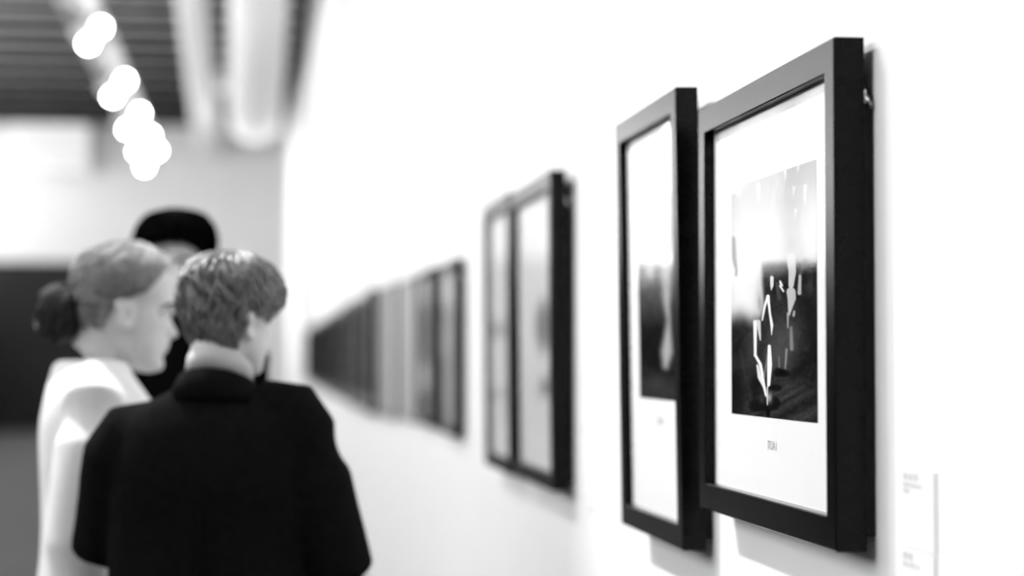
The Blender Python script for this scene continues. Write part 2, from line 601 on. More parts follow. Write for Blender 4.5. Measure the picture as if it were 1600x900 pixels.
def paint_pale(px, py):
    img = 236 + 10 * (vnoise(px / 6, py / 20, 4) - 0.5)
    img = blob(img, px, py, (848, 510), (12, 42), 120, 0.8, 2)
    img = blob(img, px, py, (852, 605), (10, 16), 130, 0.8)
    return img


def paint_pale2(px, py):
    img = 238 + 8 * (vnoise(px / 6, py / 20, 5) - 0.5)
    img = blob(img, px, py, (780, 515), (30, 14), 170, 0.7)
    img = blob(img, px, py, (780, 615), (30, 9), 185, 0.6)
    return img


def paint_blobs(px, py):
    img = 120 + 40 * (vnoise(px / 8, py / 26, 6) - 0.5)
    img = blob(img, px, py, (695, 450), (13, 34), 225, 0.9, 2)  # pale ovals are bright reflections painted into the print
    img = blob(img, px, py, (694, 532), (12, 34), 180, 0.85, 2)
    img = blob(img, px, py, (694, 610), (14, 40), 150, 0.7, 2)
    return img


def paint_blobs2(px, py):
    img = 80 + 40 * (vnoise(px / 8, py / 26, 9) - 0.5)
    img = blob(img, px, py, (660, 455), (12, 28), 215, 0.9, 2)
    img = blob(img, px, py, (660, 590), (13, 28), 215, 0.85, 2)
    return img


def paint_grey_reflection(px, py):
    return 178 + 12 * (vnoise(px / 8, py / 40, 3) - 0.5)  # grey of the back wall mirrored in the glass, painted as print tone


def paint_dark(px, py):
    return 52 + 50 * (vnoise(px / 3, py / 14, 2) - 0.5)


# ------------------------------------------------------------------ framed pictures
def rail(name, outer, inner, t, root):
    """mitred rail: outer and inner edge as two (y, z) points each"""
    (a, b_), (c, d) = outer, inner
    ch = 0.0016
    q = [a, b_, d, c]
    cy = sum(p[0] for p in q) / 4
    cz = sum(p[1] for p in q) / 4
    v = []
    for x in (0.0, -t + ch):
        v += [(x, p[0], p[1]) for p in q]
    oa, ob = Vector(a), Vector(b_)
    ic, idd = Vector(c), Vector(d)
    def sh(p, tow, k):
        e = (tow - p)
        return p + e.normalized() * k
    fr = [sh(oa, ic, ch * 1.4), sh(ob, idd, ch * 1.4), sh(idd, ob, ch * 1.4), sh(ic, oa, ch * 1.4)]
    v += [(-t, p[0], p[1]) for p in fr]
    f = [(3, 2, 1, 0)]
    for k in (0, 4):
        for i in range(4):
            jn = (i + 1) % 4
            f.append((k + i, k + jn, k + 4 + jn, k + 4 + i))
    f.append((8, 9, 10, 11))
    return MB().add(v, f).build(name, 'black', root)


def text_mesh(body, size, name, m, parent, loc):
    cu = bpy.data.curves.new('tmp', 'FONT')
    cu.body = body
    cu.size = size
    cu.align_x = 'CENTER'
    cu.extrude = 0.0001
    o = bpy.data.objects.new('tmp', cu)
    C.objects.link(o)
    dg = bpy.context.evaluated_depsgraph_get()
    me = bpy.data.meshes.new_from_object(o.evaluated_get(dg))
    bpy.data.objects.remove(o)
    bpy.data.curves.remove(cu)
    # text x -> -y (reads left to right when facing the wall), y -> z, z -> -x
    for v in me.vertices:
        x, y, z = v.co
        v.co = (-z + loc[0], -x + loc[1], y + loc[2])
    me.materials.clear()
    me.materials.append(M[m])
    t = bpy.data.objects.new(name, me)
    C.objects.link(t)
    t.parent = parent
    return t


XF = 0.75


def picture(label, xr, yt, yb, width, t=0.041, xf=XF, rw=0.043, lean=0.0, pic=None, paint=None, res=(24, 24), recess=0.017,
            caption=None, group='framed pictures along the white wall', detail=True, name='framed_picture', glass=True, xl=None, fullprint=False):
    """xr/yt/yb: photo pixels of the near front edge; width in metres (or from xl); pic: (margin_left, margin_right, margin_top, margin_bottom)"""
    T = on_x(xr, yt, xf)
    B = on_x(xr, yb, xf)
    z0, z1 = B.z, T.z
    ynear = (T.y + B.y) / 2
    if xl is not None:
        width = on_x(xl, (yt + yb) / 2, xf).y - ynear
    h = z1 - z0
    w = width
    root = empty(name, (xf + t, ynear + w / 2, z0), (0, -R(lean), 0))
    bpy.context.view_layer.update()
    Mw = Matrix.Translation(root.location) @ Euler((0, -R(lean), 0)).to_matrix().to_4x4()
    o = [(-w / 2, 0), (w / 2, 0), (w / 2, h), (-w / 2, h)]       # near-bottom, far-bottom, far-top, near-top
    i = [(-w / 2 + rw, rw), (w / 2 - rw, rw), (w / 2 - rw, h - rw), (-w / 2 + rw, h - rw)]
    rail('frame_rail', (o[0], o[1]), (i[0], i[1]), t, root)
    rail('frame_rail', (o[1], o[2]), (i[1], i[2]), t, root)
    rail('frame_rail', (o[2], o[3]), (i[2], i[3]), t, root)
    rail('frame_rail', (o[3], o[0]), (i[3], i[0]), t, root)
    xm = -t + recess                                            # mat surface
    if detail:
        MB().box(xm + 0.004, -0.002, -w / 2 + rw * 0.4, w / 2 - rw * 0.4, rw * 0.4, h - rw * 0.4).build('backing_board', 'backing', root)
        # wall batten that keeps the frame off the wall
        gap = XW - (xf + t)
        if gap > 0.004:
            MB().box(0.0, gap - 0.001, -w / 2 + 0.006, w / 2 - 0.006, 0.02, h - 0.075).build('wall_batten', 'backing', root)
    else:
        gap = XW - (xf + t)
    ml, mr, mt, mb_ = pic if pic else (0.08, 0.08, 0.08, 0.14)
    py0, py1 = -w / 2 + mr, w / 2 - ml                          # near .. far
    pz0, pz1 = mb_, h - mt
    if not fullprint:
        MB().box(xm, xm + 0.003, i[0][0], i[1][0], i[0][1], i[2][1]).build('mat_board', 'mat_board', root)
    nu, nv = res
    U, V = np.meshgrid(np.linspace(py0, py1, nu), np.linspace(pz0, pz1, nv))
    X = np.full(U.shape, xm - 0.0006)
    P = np.stack([X, U, V], -1).reshape(-1, 3)
    Mn = np.array(Mw)
    Wd = P @ Mn[:3, :3].T + Mn[:3, 3]
    px, py = project(Wd)
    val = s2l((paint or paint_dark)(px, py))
    idx = np.arange(nu * nv).reshape(nv, nu)
    F = np.stack([idx[:-1, :-1], idx[1:, :-1], idx[1:, 1:], idx[:-1, 1:]], -1).reshape(-1, 4)
    pr = mk('print', P.tolist(), F.tolist(), 'ink_print', root)
    at = pr.data.color_attributes.new('ink', 'FLOAT_COLOR', 'POINT')
    col = np.ones((nu * nv, 4))
    col[:, :3] = val[:, None]
    at.data.foreach_set('color', col.ravel())
    if glass:
        gx = xm - 0.004
        mk('glass_pane', [(gx, i[0][0], i[0][1]), (gx, i[1][0], i[1][1]), (gx, i[2][0], i[2][1]), (gx, i[3][0], i[3][1])], [(3, 2, 1, 0)], 'glass', root)
    if caption:
        text_mesh(caption, 0.019, 'caption', 'ink', root, (xm - 0.0003, (py0 + py1) / 2 - 0.004, pz0 - 0.047))
    if detail and gap > 0.004:
        # steel hanging hook at the back near the top
        hk = MB()
        hk.tube([(0.001, -w / 2 - 0.001, h - 0.075), (0.004, -w / 2 - 0.004, h - 0.082), (0.008, -w / 2 - 0.003, h - 0.088), (0.010, -w / 2 + 0.003, h - 0.09)], 0.0022, n=8)
        hk.box(0.0, 0.003, -w / 2 + 0.0, -w / 2 + 0.02, h - 0.085, h - 0.068)
        hk.build('hanging_hook', 'steel', root, False)
    tag(root, label, 'picture', group)
    return root


def picture_px(label, xr, yt, yb, xl, px_pic, **kw):
    """picture whose print is bounded by photo pixels (left, right, top-at-right, bottom-at-right)"""
    t = kw.get('t', 0.041)
    xm = kw.get('xf', XF) + 0.017
    B = on_x(xr, yb, kw.get('xf', XF))
    T = on_x(xr, yt, kw.get('xf', XF))
    yn = (T.y + B.y) / 2
    yf = on_x(xl, (yt + yb) / 2, kw.get('xf', XF)).y
    l, r, tp, bt = px_pic
    ym = (tp + bt) / 2
    mr = on_x(r, ym, xm).y - yn
    ml = yf - on_x(l, ym, xm).y
    mt = T.z - on_x(r, tp, xm).z
    mb_ = on_x(r, bt, xm).z - B.z
    return picture(label, xr, yt, yb, None, xl=xl, pic=(ml, mr, mt, mb_), **kw)


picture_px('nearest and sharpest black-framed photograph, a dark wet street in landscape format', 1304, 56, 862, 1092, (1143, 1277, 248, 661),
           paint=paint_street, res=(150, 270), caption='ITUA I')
picture_px('black-framed portrait photograph just left of the sharp nearest one', 1066, 134, 860, 970, (1003, 1068, 270, 627),
           paint=paint_b, res=(60, 120), caption='ITUA I', lean=0.85)
picture_px('blurred pale picture, right-hand one of the pair in mid distance', 864, 265, 768, 802, (818, 866, 330, 690),
           paint=paint_pale, res=(30, 60), lean=0.6)
picture_px('blurred pale picture, left-hand one of the pair in mid distance', 797, 300, 742, 758, (768, 793, 380, 670),
           paint=paint_pale2, res=(30, 60), lean=0.5)
picture_px('blurred picture with painted pale oval reflections, beyond the pale pair', 712, 403, 684, 682, (683, 712, 410, 676),
           paint=paint_blobs, res=(30, 60), t=0.03, rw=0.03, xf=0.765)
picture_px('blurred dark picture with two pale blobs, before the grey panels', 673, 418, 668, 650, (651, 673, 425, 662),
           paint=paint_blobs2, res=(30, 60), t=0.025, rw=0.025, xf=0.77)
picture_px('panel with painted-in light grey reflection, nearer of two before the dark far row', 648, 430, 662, 624, (625, 647, 432, 660),
           paint=paint_grey_reflection, res=(10, 10), t=0.014, rw=0.012, xf=0.785, recess=0.004 + 0.002)
picture_px('panel with painted-in light grey reflection bordering the dark far row of frames', 616, 441, 658, 593, (594, 615, 443, 656),
           paint=paint_grey_reflection, res=(10, 10), t=0.018, rw=0.012, xf=0.78, recess=0.006)

# far row of frames: real frames at regular spacing, sides overlap in this view
yy = on_x(581, 550, XF).y
k = 0
ordn = ['first', 'second', 'third', 'fourth', 'fifth', 'sixth', 'seventh', 'eighth', 'ninth', 'tenth', 'eleventh', 'twelfth', 'thirteenth', 'fourteenth', 'fifteenth', 'sixteenth', 'seventeenth', 'eighteenth']
while yy < 27.5 and k < 18:
    w = (0.78, 0.62, 0.78, 0.70)[k % 4]
    f = (yy - 12) / 13.0
    P = (XF, yy, 0)
    topz = EYE + 0.415 - 0.05 * f + (0.015, -0.01, 0.0, 0.012)[k % 4]
    botz = EYE - 0.345 + 0.06 * f + (0.0, 0.012, -0.008, 0.0)[k % 4]
    u, v1 = project((XF, yy, topz))
    u, v0 = project((XF, yy, botz))
    picture('dark frame in the blurred far row, %s from the grey panels' % ordn[k], float(u), float(v1), float(v0), w, paint=paint_dark,
            pic=(0.06, 0.06, 0.06, 0.09), res=(8, 10), group='dark frames of the far row', detail=False)
    yy += w + 0.10
    k += 1

# ------------------------------------------------------------------ wall labels
def wall_label(xl, xr, yt, yb, label, lines, thick=0.003):
    a = on_x(xl, (yt + yb) / 2, XW)
    c = on_x(xr, (yt + yb) / 2, XW)
    zt, zb = on_x(xr, yt, XW).z, on_x(xr, yb, XW).z
    w, h = a.y - c.y, zt - zb
    root = empty('wall_label', (XW, (a.y + c.y) / 2, zb))
    MB().box(-thick, 0, -w / 2, w / 2, 0, h).build('board', 'label', root)
    r = random.Random(3)
    for (fz, fw, hh) in lines:
        mb = MB()
        y = w / 2 - 0.06 * w
        end = y - fw * w
        z = h * fz
        while y > end:
            ln = r.uniform(0.012, 0.03)
            e = max(y - ln, end)
            x = y
            while x > e:                                        # letters, too blurred to read
                mb.box(-thick - 0.0006, -thick, x - 0.0035, x, z, z + hh * r.uniform(0.7, 1.0))
                x -= 0.005
            y = e - 0.007
        mb.build('text_line', 'pale_ink', root)
    tag(root, label, 'label', 'wall labels')


wall_label(1412, 1464, 738, 866, 'white wall label right of the nearest picture, upper one', [(0.85, 0.45, 0.010), (0.76, 0.55, 0.006), (0.68, 0.18, 0.006)])
wall_label(1412, 1464, 870, 985, 'white wall label under the upper one at the lower right corner', [(0.86, 0.3, 0.010), (0.76, 0.5, 0.006)])
wall_label(911, 929, 655, 800, 'faint white wall label between the near frames and the pale pair', [(0.85, 0.6, 0.008), (0.1, 0.3, 0.008)], 0.003)

# ------------------------------------------------------------------ people
def remesh(o, vox, smooth=6, disp=None):
    md = o.modifiers.new('r', 'REMESH')
    md.mode = 'VOXEL'
    md.voxel_size = vox
    sm = o.modifiers.new('s', 'SMOOTH')
    sm.factor = 0.5
    sm.iterations = smooth
    dg = bpy.context.evaluated_depsgraph_get()
    me = bpy.data.meshes.new_from_object(o.evaluated_get(dg))
    o.modifiers.clear()
    old = o.data
    m = old.materials[0]
    o.data = me
    bpy.data.meshes.remove(old)
    me.materials.clear()
    me.materials.append(m)
    if disp:
        n = len(me.vertices)
        co = np.empty(n * 3)
        me.vertices.foreach_get('co', co)
        nn = np.empty(n * 3)
        me.vertices.foreach_get('normal', nn)
        co, nn = co.reshape(-1, 3), nn.reshape(-1, 3)
        co = co + nn * disp(co)[:, None]
        me.vertices.foreach_set('co', co.ravel())
        me.update()
    me.polygons.foreach_set('use_smooth', [True] * len(me.polygons))
    return o


# head profile: z, front y, back y, half width (chin at 0, crown at 0.23)
HP = np.array([
    (-0.004, 0.066, 0.020, 0.012), (0.002, 0.080, 0.006, 0.026), (0.014, 0.089, -0.012, 0.040), (0.035, 0.086, -0.035, 0.052),
    (0.055, 0.090, -0.055, 0.058), (0.075, 0.088, -0.076, 0.063), (0.100, 0.086, -0.089, 0.068), (0.118, 0.084, -0.094, 0.071),
    (0.130, 0.090, -0.097, 0.072), (0.150, 0.091, -0.099, 0.075), (0.175, 0.085, -0.096, 0.074), (0.198, 0.068, -0.083, 0.064),
    (0.216, 0.042, -0.058, 0.045), (0.227, 0.016, -0.030, 0.022), (0.2305, -0.004, -0.010, 0.004)])


def head_at(z):
    return [np.interp(z, HP[:, 0], HP[:, k]) for k in (1, 2, 3)]


def head_pt(th, z, off=0.0):
    """th measured from the face (0) to the right (+)"""
    f, b_, w = head_at(z)
    my, dy = (f + b_) / 2, (f - b_) / 2
    return Vector(((w + off) * math.sin(th), my + (dy + off) * math.cos(th), z))


def add_head(mb, T, nose=1.0):
    """T: 4x4 from head space to person space"""
    rs = []
    Z = HP[:, 0]
    for z in np.concatenate([np.linspace(Z[0], 0.2, 34), np.linspace(0.203, Z[-1], 12)]):
        rs.append([T @ head_pt(2 * math.pi * j / 28, z) for j in range(28)])
    mb.rings(rs)
    sub = MB()
    # nose
    ns = []
    for (z, yb, yt, wd) in ((0.124, 0.070, 0.088, 0.007), (0.108, 0.070, 0.094, 0.0085), (0.094, 0.070, 0.103, 0.0105), (0.083, 0.070, 0.112 * nose, 0.013), (0.077, 0.070, 0.113 * nose, 0.015), (0.070, 0.070, 0.100, 0.014), (0.067, 0.070, 0.090, 0.010)):
        ns.append([Vector((wd * math.cos(a) * (1.0 if math.sin(a) < 0.2 else 0.85), yb + (yt - yb) * (0.5 + 0.5 * math.sin(a)), z)) for a in [2 * math.pi * j / 12 for j in range(12)]])
    sub.rings(ns)
    sub.ellip((0, 0.087, 0.0575), (0.024, 0.010, 0.0055))
    sub.ellip((0, 0.086, 0.0465), (0.021, 0.010, 0.0060))
    sub.ellip((0, 0.078, 0.016), (0.020, 0.015, 0.016))
    for s in (-1, 1):
        sub.ellip((s * 0.030, 0.078, 0.131), (0.022, 0.014, 0.007))
        sub.ellip((s * 0.034, 0.048, 0.090), (0.021, 0.022, 0.026))
        rot = Euler((R(-12), 0, s * R(18))).to_matrix()
        sub.ellip((s * 0.079, -0.010, 0.100), (0.006, 0.020, 0.033), rot=rot)
        sub.ellip((s * 0.084, -0.016, 0.116), (0.009, 0.017, 0.016), rot=rot)
        sub.ellip((s * 0.077, -0.002, 0.078), (0.007, 0.010, 0.012), rot=rot)
    mb.add([T @ Vector(v) for v in sub.v], sub.f)


def add_hand(mb, W, d, side, up=Vector((0, 0, 1))):
    """wrist W, pointing d, thumb towards up; relaxed curl"""
    d = d.normalized()
    s = d.cross(up).normalized()
    u = s.cross(d).normalized()
    palm = W + d * 0.045
    mb.tube([W - d * 0.03, W + d * 0.01, W + d * 0.05, W + d * 0.09], [(0.020, 0.026), (0.017, 0.032), (0.015, 0.040), (0.011, 0.036)], n=14, ref=u)
    inward = s * side
    for k, (o, ln) in enumerate(((0.029, 0.070), (0.010, 0.080), (-0.010, 0.075), (-0.028, 0.058))):
        p = W + d * 0.082 + u * o
        p1 = p + d * ln * 0.42
        p2 = p1 + (d * 0.75 + inward * 0.65).normalized() * ln * 0.33
        p3 = p2 + (d * 0.2 + inward).normalized() * ln * 0.28
        mb.tube([p - d * 0.012, p1, p2, p3], [0.0088, 0.0084, 0.0078, 0.006], n=10)
    p = W + d * 0.022 + u * 0.026
    p1 = p + (d * 0.6 + u * 0.8).normalized() * 0.035
    p2 = p1 + (d * 0.9 + u * 0.3 + inward * 0.3).normalized() * 0.030
    mb.tube([W + d * 0.015 + u * 0.008, p, p1, p2], [0.012, 0.0115, 0.010, 0.007], n=10)


def torso_rings(mb, spec, n=28):
    rs = []
    for (z, rx, ry, yo, xo) in spline(spec, 40):
        rs.append([(xo + rx * math.copysign(abs(math.cos(a)) ** 0.85, math.cos(a)), yo + ry * math.copysign(abs(math.sin(a)) ** 0.85, math.sin(a)), z)
                   for a in [2 * math.pi * j / n for j in range(n)]])
    mb.rings(rs)


def hair_cap(T, hairline, off, name, m, parent, locks, nth=56, nv=14, seed=1, lift=0.010, lock_r=0.0035, length=0.35, comb=None, top=0.2295, drop=0.012):
    r = random.Random(seed)
    mb = MB()
    rs = []
    for v in range(-1, nv + 1):
        ring = []
        for j in range(nth):
            th = 2 * math.pi * j / nth
            zh = hairline(th)
            f = max(v, 0) / nv
            f = math.sin(f * math.pi / 2) ** 1.0
            z = zh + (top - zh) * f
            o = off(th, z) if v >= 0 else -0.012
            fade = min(1.0, 0.25 + v / (nv * 0.35)) if v >= 0 else 1.0
            o *= fade
            k = min(max(0.0, (z - 0.115) / 0.114), 1.0)
            p = head_pt(th, z, o * math.sqrt(max(0.0, 1 - k ** 4)))
            if v > 0:
                p.z += o * k * k
            ring.append(T @ p)
        rs.append(ring)
    mb.rings(rs)
    for _ in range(locks):
        th = r.uniform(-math.pi, math.pi)
        zh = hairline(th)
        f = r.random() ** 0.8
        z = zh + (top - zh) * f
        pts, rad = [], []
        ln = length * r.uniform(0.6, 1.3)
        c = comb(th, z, r) if comb else (r.uniform(-0.25, 0.25), -1.0)
        k0 = r.uniform(0.6, 1.4)
        tw = r.uniform(-0.12, 0.12)
        for k in range(6):
            q = k / 5
            t2 = th + c[0] * ln * q * 1.6 + tw * q * q
            z2 = z + c[1] * ln * q * 0.16
            z2 = min(max(z2, hairline(t2) - drop), top)
            o = off(t2, z2) + lift * k0 * math.sin(q * math.pi * 0.85) * (0.6 + 0.4 * q)
            kk = min(max(0.0, (z2 - 0.115) / 0.114), 1.0)
            p = head_pt(t2, z2, o * math.sqrt(max(0.0, 1 - kk ** 4)))
            p.z += o * kk * kk
            pts.append(T @ p)
            rad.append(lock_r * (1 - q * 0.85) * (0.6 + 0.8 * math.sin(q * math.pi * 0.6 + 0.4)))
        if sum((pts[i + 1] - pts[i]).length for i in range(5)) > 0.01:
            mb.tube(pts, rad, n=5)
    return mb.build(name, m, parent, True)


def person(name, px, dep, height, yaw, head_yaw=0, head_pitch=0, head_roll=0, arms=None, body='skin', chin=None, head_scale=1.0, sh_drop=(0, 0), headoff=(0, 0), shw=0.18, floor_z=0.0):
    """standing figure facing +Y in its own space, turned by yaw about Z"""
    P = at_depth(px, 560, dep)
    root = empty(name, (P.x, P.y, 0), (0, 0, R(yaw)))
    s = height / 1.75
    L = lambda x, y, z: Vector((x * s, y * s, z * s))
    mb = MB()
    cz = chin if chin else height - 0.232 * head_scale
    T = Matrix.Translation((headoff[0], headoff[1] + 0.015, cz)) @ Matrix.Translation((0, -0.02, 0.03)) @ Euler((R(head_pitch), R(head_roll), R(head_yaw)), 'XYZ').to_matrix().to_4x4() @ Matrix.Translation((0, 0.02, -0.03)) @ Matrix.Scale(head_scale, 4)
    add_head(mb, T)
    nb = L(0, -0.025, 1.455)
    hb = T @ Vector((0, -0.025, 0.075))
    mb.tube([nb - Vector((0, 0, 0.06)), nb, nb.lerp(hb, 0.35), nb.lerp(hb, 0.7), hb], [(0.075 * s, 0.066 * s), (0.062 * s, 0.062 * s), (0.054 * s, 0.056 * s), (0.053 * s, 0.055 * s), (0.05 * s, 0.052 * s)], n=20)
    torso_rings(mb, [(z * s, rx * s, ry * s, yo * s, 0) for (z, rx, ry, yo) in ((0.82, 0.10, 0.08, 0), (0.88, 0.160, 0.105, -0.01), (0.95, 0.165, 0.110, -0.012), (1.06, 0.140, 0.095, 0), (1.18, 0.150, 0.102, 0.004), (1.30, 0.168, 0.110, 0), (1.39, 0.165, 0.095, -0.012), (1.44, 0.115, 0.070, -0.02), (1.47, 0.065, 0.055, -0.022))])
    for sd in (-1, 1):
        mb.tube([L(sd * 0.085, 0, 0.90), L(sd * 0.092, 0.005, 0.70), L(sd * 0.095, 0.008, 0.50), L(sd * 0.098, -0.008, 0.34), L(sd * 0.10, -0.01, 0.10), L(sd * 0.10, 0, 0.04)], [0.085 * s, 0.075 * s, 0.053 * s, 0.054 * s, 0.036 * s, 0.038 * s], n=16)
        mb.ellip(L(sd * 0.105, 0.05, 0.042), (0.042 * s, 0.12 * s, 0.036 * s))
    joints = []
    for k, sd in enumerate((-1, 1)):
        S = L(sd * shw, -0.012, 1.395) - Vector((0, 0, sh_drop[k]))
        E, Wr = Vector(arms[k][0]), Vector(arms[k][1])
        joints.append((S, E, Wr))
        mb.tube([S - Vector((sd * 0.06, 0, -0.005)), S, S.lerp(E, 0.45), E, E.lerp(Wr, 0.35), Wr], [0.05 * s, 0.052 * s, 0.046 * s, 0.038 * s, 0.040 * s, 0.027 * s], n=16)
        hd = Vector(arms[k][2]) if len(arms[k]) > 2 else (Wr - E)
        add_hand(mb, Wr + hd.normalized() * 0.02, hd, sd * -1 if abs(hd.z) < 0.8 else sd * -1, Vector((0, 0, 1)) if abs(hd.normalized().z) < 0.8 else Vector((0, 1, 0)))
    o = mb.build('body', body, root)
    Ti = np.array(T.inverted())

    def sockets(co):
        h = co @ Ti[:3, :3].T + Ti[:3, 3]
        d = np.zeros(len(co))
        for sd in (-1, 1):
            q = ((h[:, 0] - sd * 0.031) / 0.016) ** 2 + ((h[:, 2] - 0.116) / 0.009) ** 2
            d -= 0.007 * np.exp(-q) * (h[:, 1] > 0.05)
        q = ((h[:, 2] - 0.0522) / 0.0022) ** 2 + (h[:, 0] / 0.022) ** 4
        d -= 0.003 * np.exp(-q) * (h[:, 1] > 0.06)
        q = ((h[:, 1] + 0.004) / 0.008) ** 2 + ((h[:, 2] - 0.103) / 0.013) ** 2
        d -= 0.007 * np.exp(-q) * (np.abs(h[:, 0]) > 0.078)
        return d
    remesh(o, 0.0055, 7, sockets)
    for sd in (-1, 1):
        e = MB()
        e.ellip(T @ Vector((sd * 0.031, 0.068, 0.116)), (0.0125, 0.0125, 0.0125))
        eo = e.build('eye', 'eye', root, True)
        e = MB()
        e.ellip(T @ Vector((sd * 0.031, 0.0765, 0.116)), (0.0058, 0.0058, 0.0058), 10, 8)
        e.build('iris', 'iris', eo, True)
        e = MB()
        e.tube([T @ Vector((sd * x, y, z)) for (x, y, z) in ((0.012, 0.092, 0.131), (0.026, 0.091, 0.137), (0.042, 0.082, 0.137), (0.052, 0.070, 0.131))], [0.003, 0.0042, 0.0036, 0.0015], n=8)
        e.build('eyebrow', 'brow', root, True)
    return root, T, s, joints, L


def shoes(root, s, m='shoe'):
    for sd in (-1, 1):
        mb = MB()
        pr = [(-0.085, 0.022, 0.055), (-0.07, 0.036, 0.075), (-0.02, 0.040, 0.085), (0.05, 0.043, 0.075), (0.12, 0.050, 0.055), (0.17, 0.042, 0.042), (0.195, 0.018, 0.028)]
        rs = []
        for (y, w, h) in pr:
            ring = []
            for j in range(14):
                a = 2 * math.pi * j / 14
                zz = h * 0.5 + h * 0.5 * math.copysign(abs(math.sin(a)) ** 0.7, math.sin(a))
                ring.append(((sd * 0.103) * s + w * s * math.copysign(abs(math.cos(a)) ** 0.8, math.cos(a)), y * s, zz * s))
            rs.append(ring)
        mb.rings(rs).build('shoe', m, root, True)


def trousers(root, s, L, m, w=1.0):
    mb = MB()
    torso_rings(mb, [(z * s, rx * s, ry * s, yo * s, 0) for (z, rx, ry, yo) in ((0.80, 0.150, 0.105, -0.01), (0.88, 0.178, 0.122, -0.012), (0.95, 0.178, 0.122, -0.012), (1.04, 0.155, 0.110, 0))])
    for sd in (-1, 1):
        mb.tube([L(sd * 0.086, 0, 0.90), L(sd * 0.094, 0.005, 0.70), L(sd * 0.098, 0.008, 0.48), L(sd * 0.100, 0.0, 0.25), L(sd * 0.102, 0.005, 0.045)], [0.098 * s * w, 0.092 * s * w, 0.078 * s * w, 0.072 * s * w, 0.072 * s * w], n=18)
    o = mb.build('trousers', m, root)
    return remesh(o, 0.011, 4)


def wrinkles(amp, fx, fz, seed):
    def f(co):
        return amp * (2 * vnoise(co[:, 0] * fx + co[:, 2] * 3 + 40, co[:, 2] * fz + co[:, 1] * 5 + 40, seed) - 1)
    return f


# ---- person seen from behind in the dark suit jacket
man, T, s, J, L = person('person', 331, 3.95, 1.70, -10, head_yaw=-40, head_pitch=-4, head_roll=4, chin=1.473, head_scale=0.96,
                         arms=[((-0.225, 0.05, 1.14), (-0.09, 0.27, 1.12), (0.6, 0.8, 0.05)), ((0.258, 0.0, 1.10), (0.13, 0.26, 1.06), (-0.75, 0.65, 0.05))],
                         headoff=(0.014, 0.0), sh_drop=(0.016, -0.026), shw=0.168)
shoes(man, s)
trousers(man, s, L, 'trousers')
mb = MB()
torso_rings(mb, [(z * s, rx * s, ry * s, yo * s, xo) for (z, rx, ry, yo, xo) in ((0.78, 0.205, 0.145, -0.005, 0), (0.86, 0.205, 0.145, -0.008, 0), (0.96, 0.212, 0.140, -0.008, 0), (1.08, 0.205, 0.125, 0.002, 0), (1.20, 0.198, 0.130, 0.002, 0), (1.31, 0.198, 0.132, -0.005, 0), (1.40, 0.190, 0.112, -0.014, 0.004), (1.445, 0.150, 0.088, -0.02, 0.008), (1.475, 0.095, 0.074, -0.018, 0.012), (1.49, 0.076, 0.068, -0.016, 0.014))])
for k, sd in enumerate((-1, 1)):
    S, E, W = J[k]
    mb.tube([S + Vector((-sd * 0.07, 0, 0.015)), S + Vector((0, 0, 0.004)), S + Vector((sd * 0.012, 0, -0.025)), S.lerp(E, 0.4) + Vector((sd * 0.006, 0, 0)), E + Vector((0, -0.01, 0)), E.lerp(W, 0.25), E.lerp(W, 0.9)], [0.066, 0.070, 0.070, 0.066, 0.060, 0.060, 0.047], n=20)
jk = mb.build('suit_jacket', 'jacket', man)
remesh(jk, 0.0085, 7, wrinkles(0.003, 14, 9, 3))
# jacket collar, shirt collar, back vent and cuffs
def collar(name, m, root, base, rx0, ry0, rx1, ry1, h, drop, thick, gap=0.5, tilt=0.0, n=40, arch=0.0):
    """stand-up or folded collar ring, open at the front"""
    mb = MB()
    rs = []
    for j in range(n + 1):
        a = math.pi / 2 + gap + (2 * math.pi - 2 * gap) * j / n       # opening at +Y
        c, sn = math.cos(a), math.sin(a)
        front = max(0, sn)
        zt = base.z + h - front * drop + tilt * c - arch * (1 + sn)
        zb = base.z - front * drop * 1.4 + tilt * c - arch * (1 + sn)
        o0 = (base.x + rx0 * c, base.y + ry0 * sn)
        o1 = (base.x + rx1 * c, base.y + ry1 * sn)
        rs.append([(o0[0], o0[1], zb), (o1[0], o1[1], zt), (o1[0] - thick * c, o1[1] - thick * sn, zt), (o0[0] - thick * c, o0[1] - thick * sn, zb)])
    return mb.rings(rs).build(name, m, root, True)
cb = Vector((0.016, -0.018, 1.432))
collar('shirt_collar', 'shaded_shirt', man, cb + Vector((0.004, -0.004, 0.052)), 0.068, 0.070, 0.062, 0.064, 0.040, 0.01, 0.005, 0.25, -0.004, arch=0.034)
collar('jacket_collar', 'jacket', man, cb + Vector((0, -0.004, -0.006)), 0.104, 0.090, 0.076, 0.076, 0.056, 0.04, 0.010, 0.7, -0.004, arch=0.03)
MB().tube([(0.008, -0.127 * s, 1.36), (0.002, -0.140 * s, 1.20), (0.0, -0.129 * s, 1.06), (0.0, -0.150 * s, 0.90), (0.0, -0.152 * s, 0.77)], 0.003, n=6).build('back_seam', 'jacket', man)
for k in (0, 1):
    S, E, W = J[k]
    dW = (W - E).normalized()
    MB().tube([W - dW * 0.03, W + dW * 0.012], [0.038, 0.037], n=18).build('shirt_cuff', 'shirt', man, True)


def hl_man(th):
    a = abs((th + math.pi) % (2 * math.pi) - math.pi)
    return float(np.interp(a, [0, 0.5, 1.0, 1.25, 1.55, 1.85, 2.2, 2.6, math.pi], [0.172, 0.168, 0.150, 0.118, 0.135, 0.110, 0.052, 0.034, 0.030]))


def off_man(th, z):
    return 0.009 + 0.008 * max(0, (z - 0.12) / 0.11) + 0.003 * math.sin(th * 5 + z * 60) * (z < 0.2)


def comb_man(th, z, r):
    a = (th + math.pi) % (2 * math.pi) - math.pi
    return (r.uniform(-0.5, 0.5) - 0.5 * (z > 0.17), -1.0 + r.uniform(-0.2, 0.5))


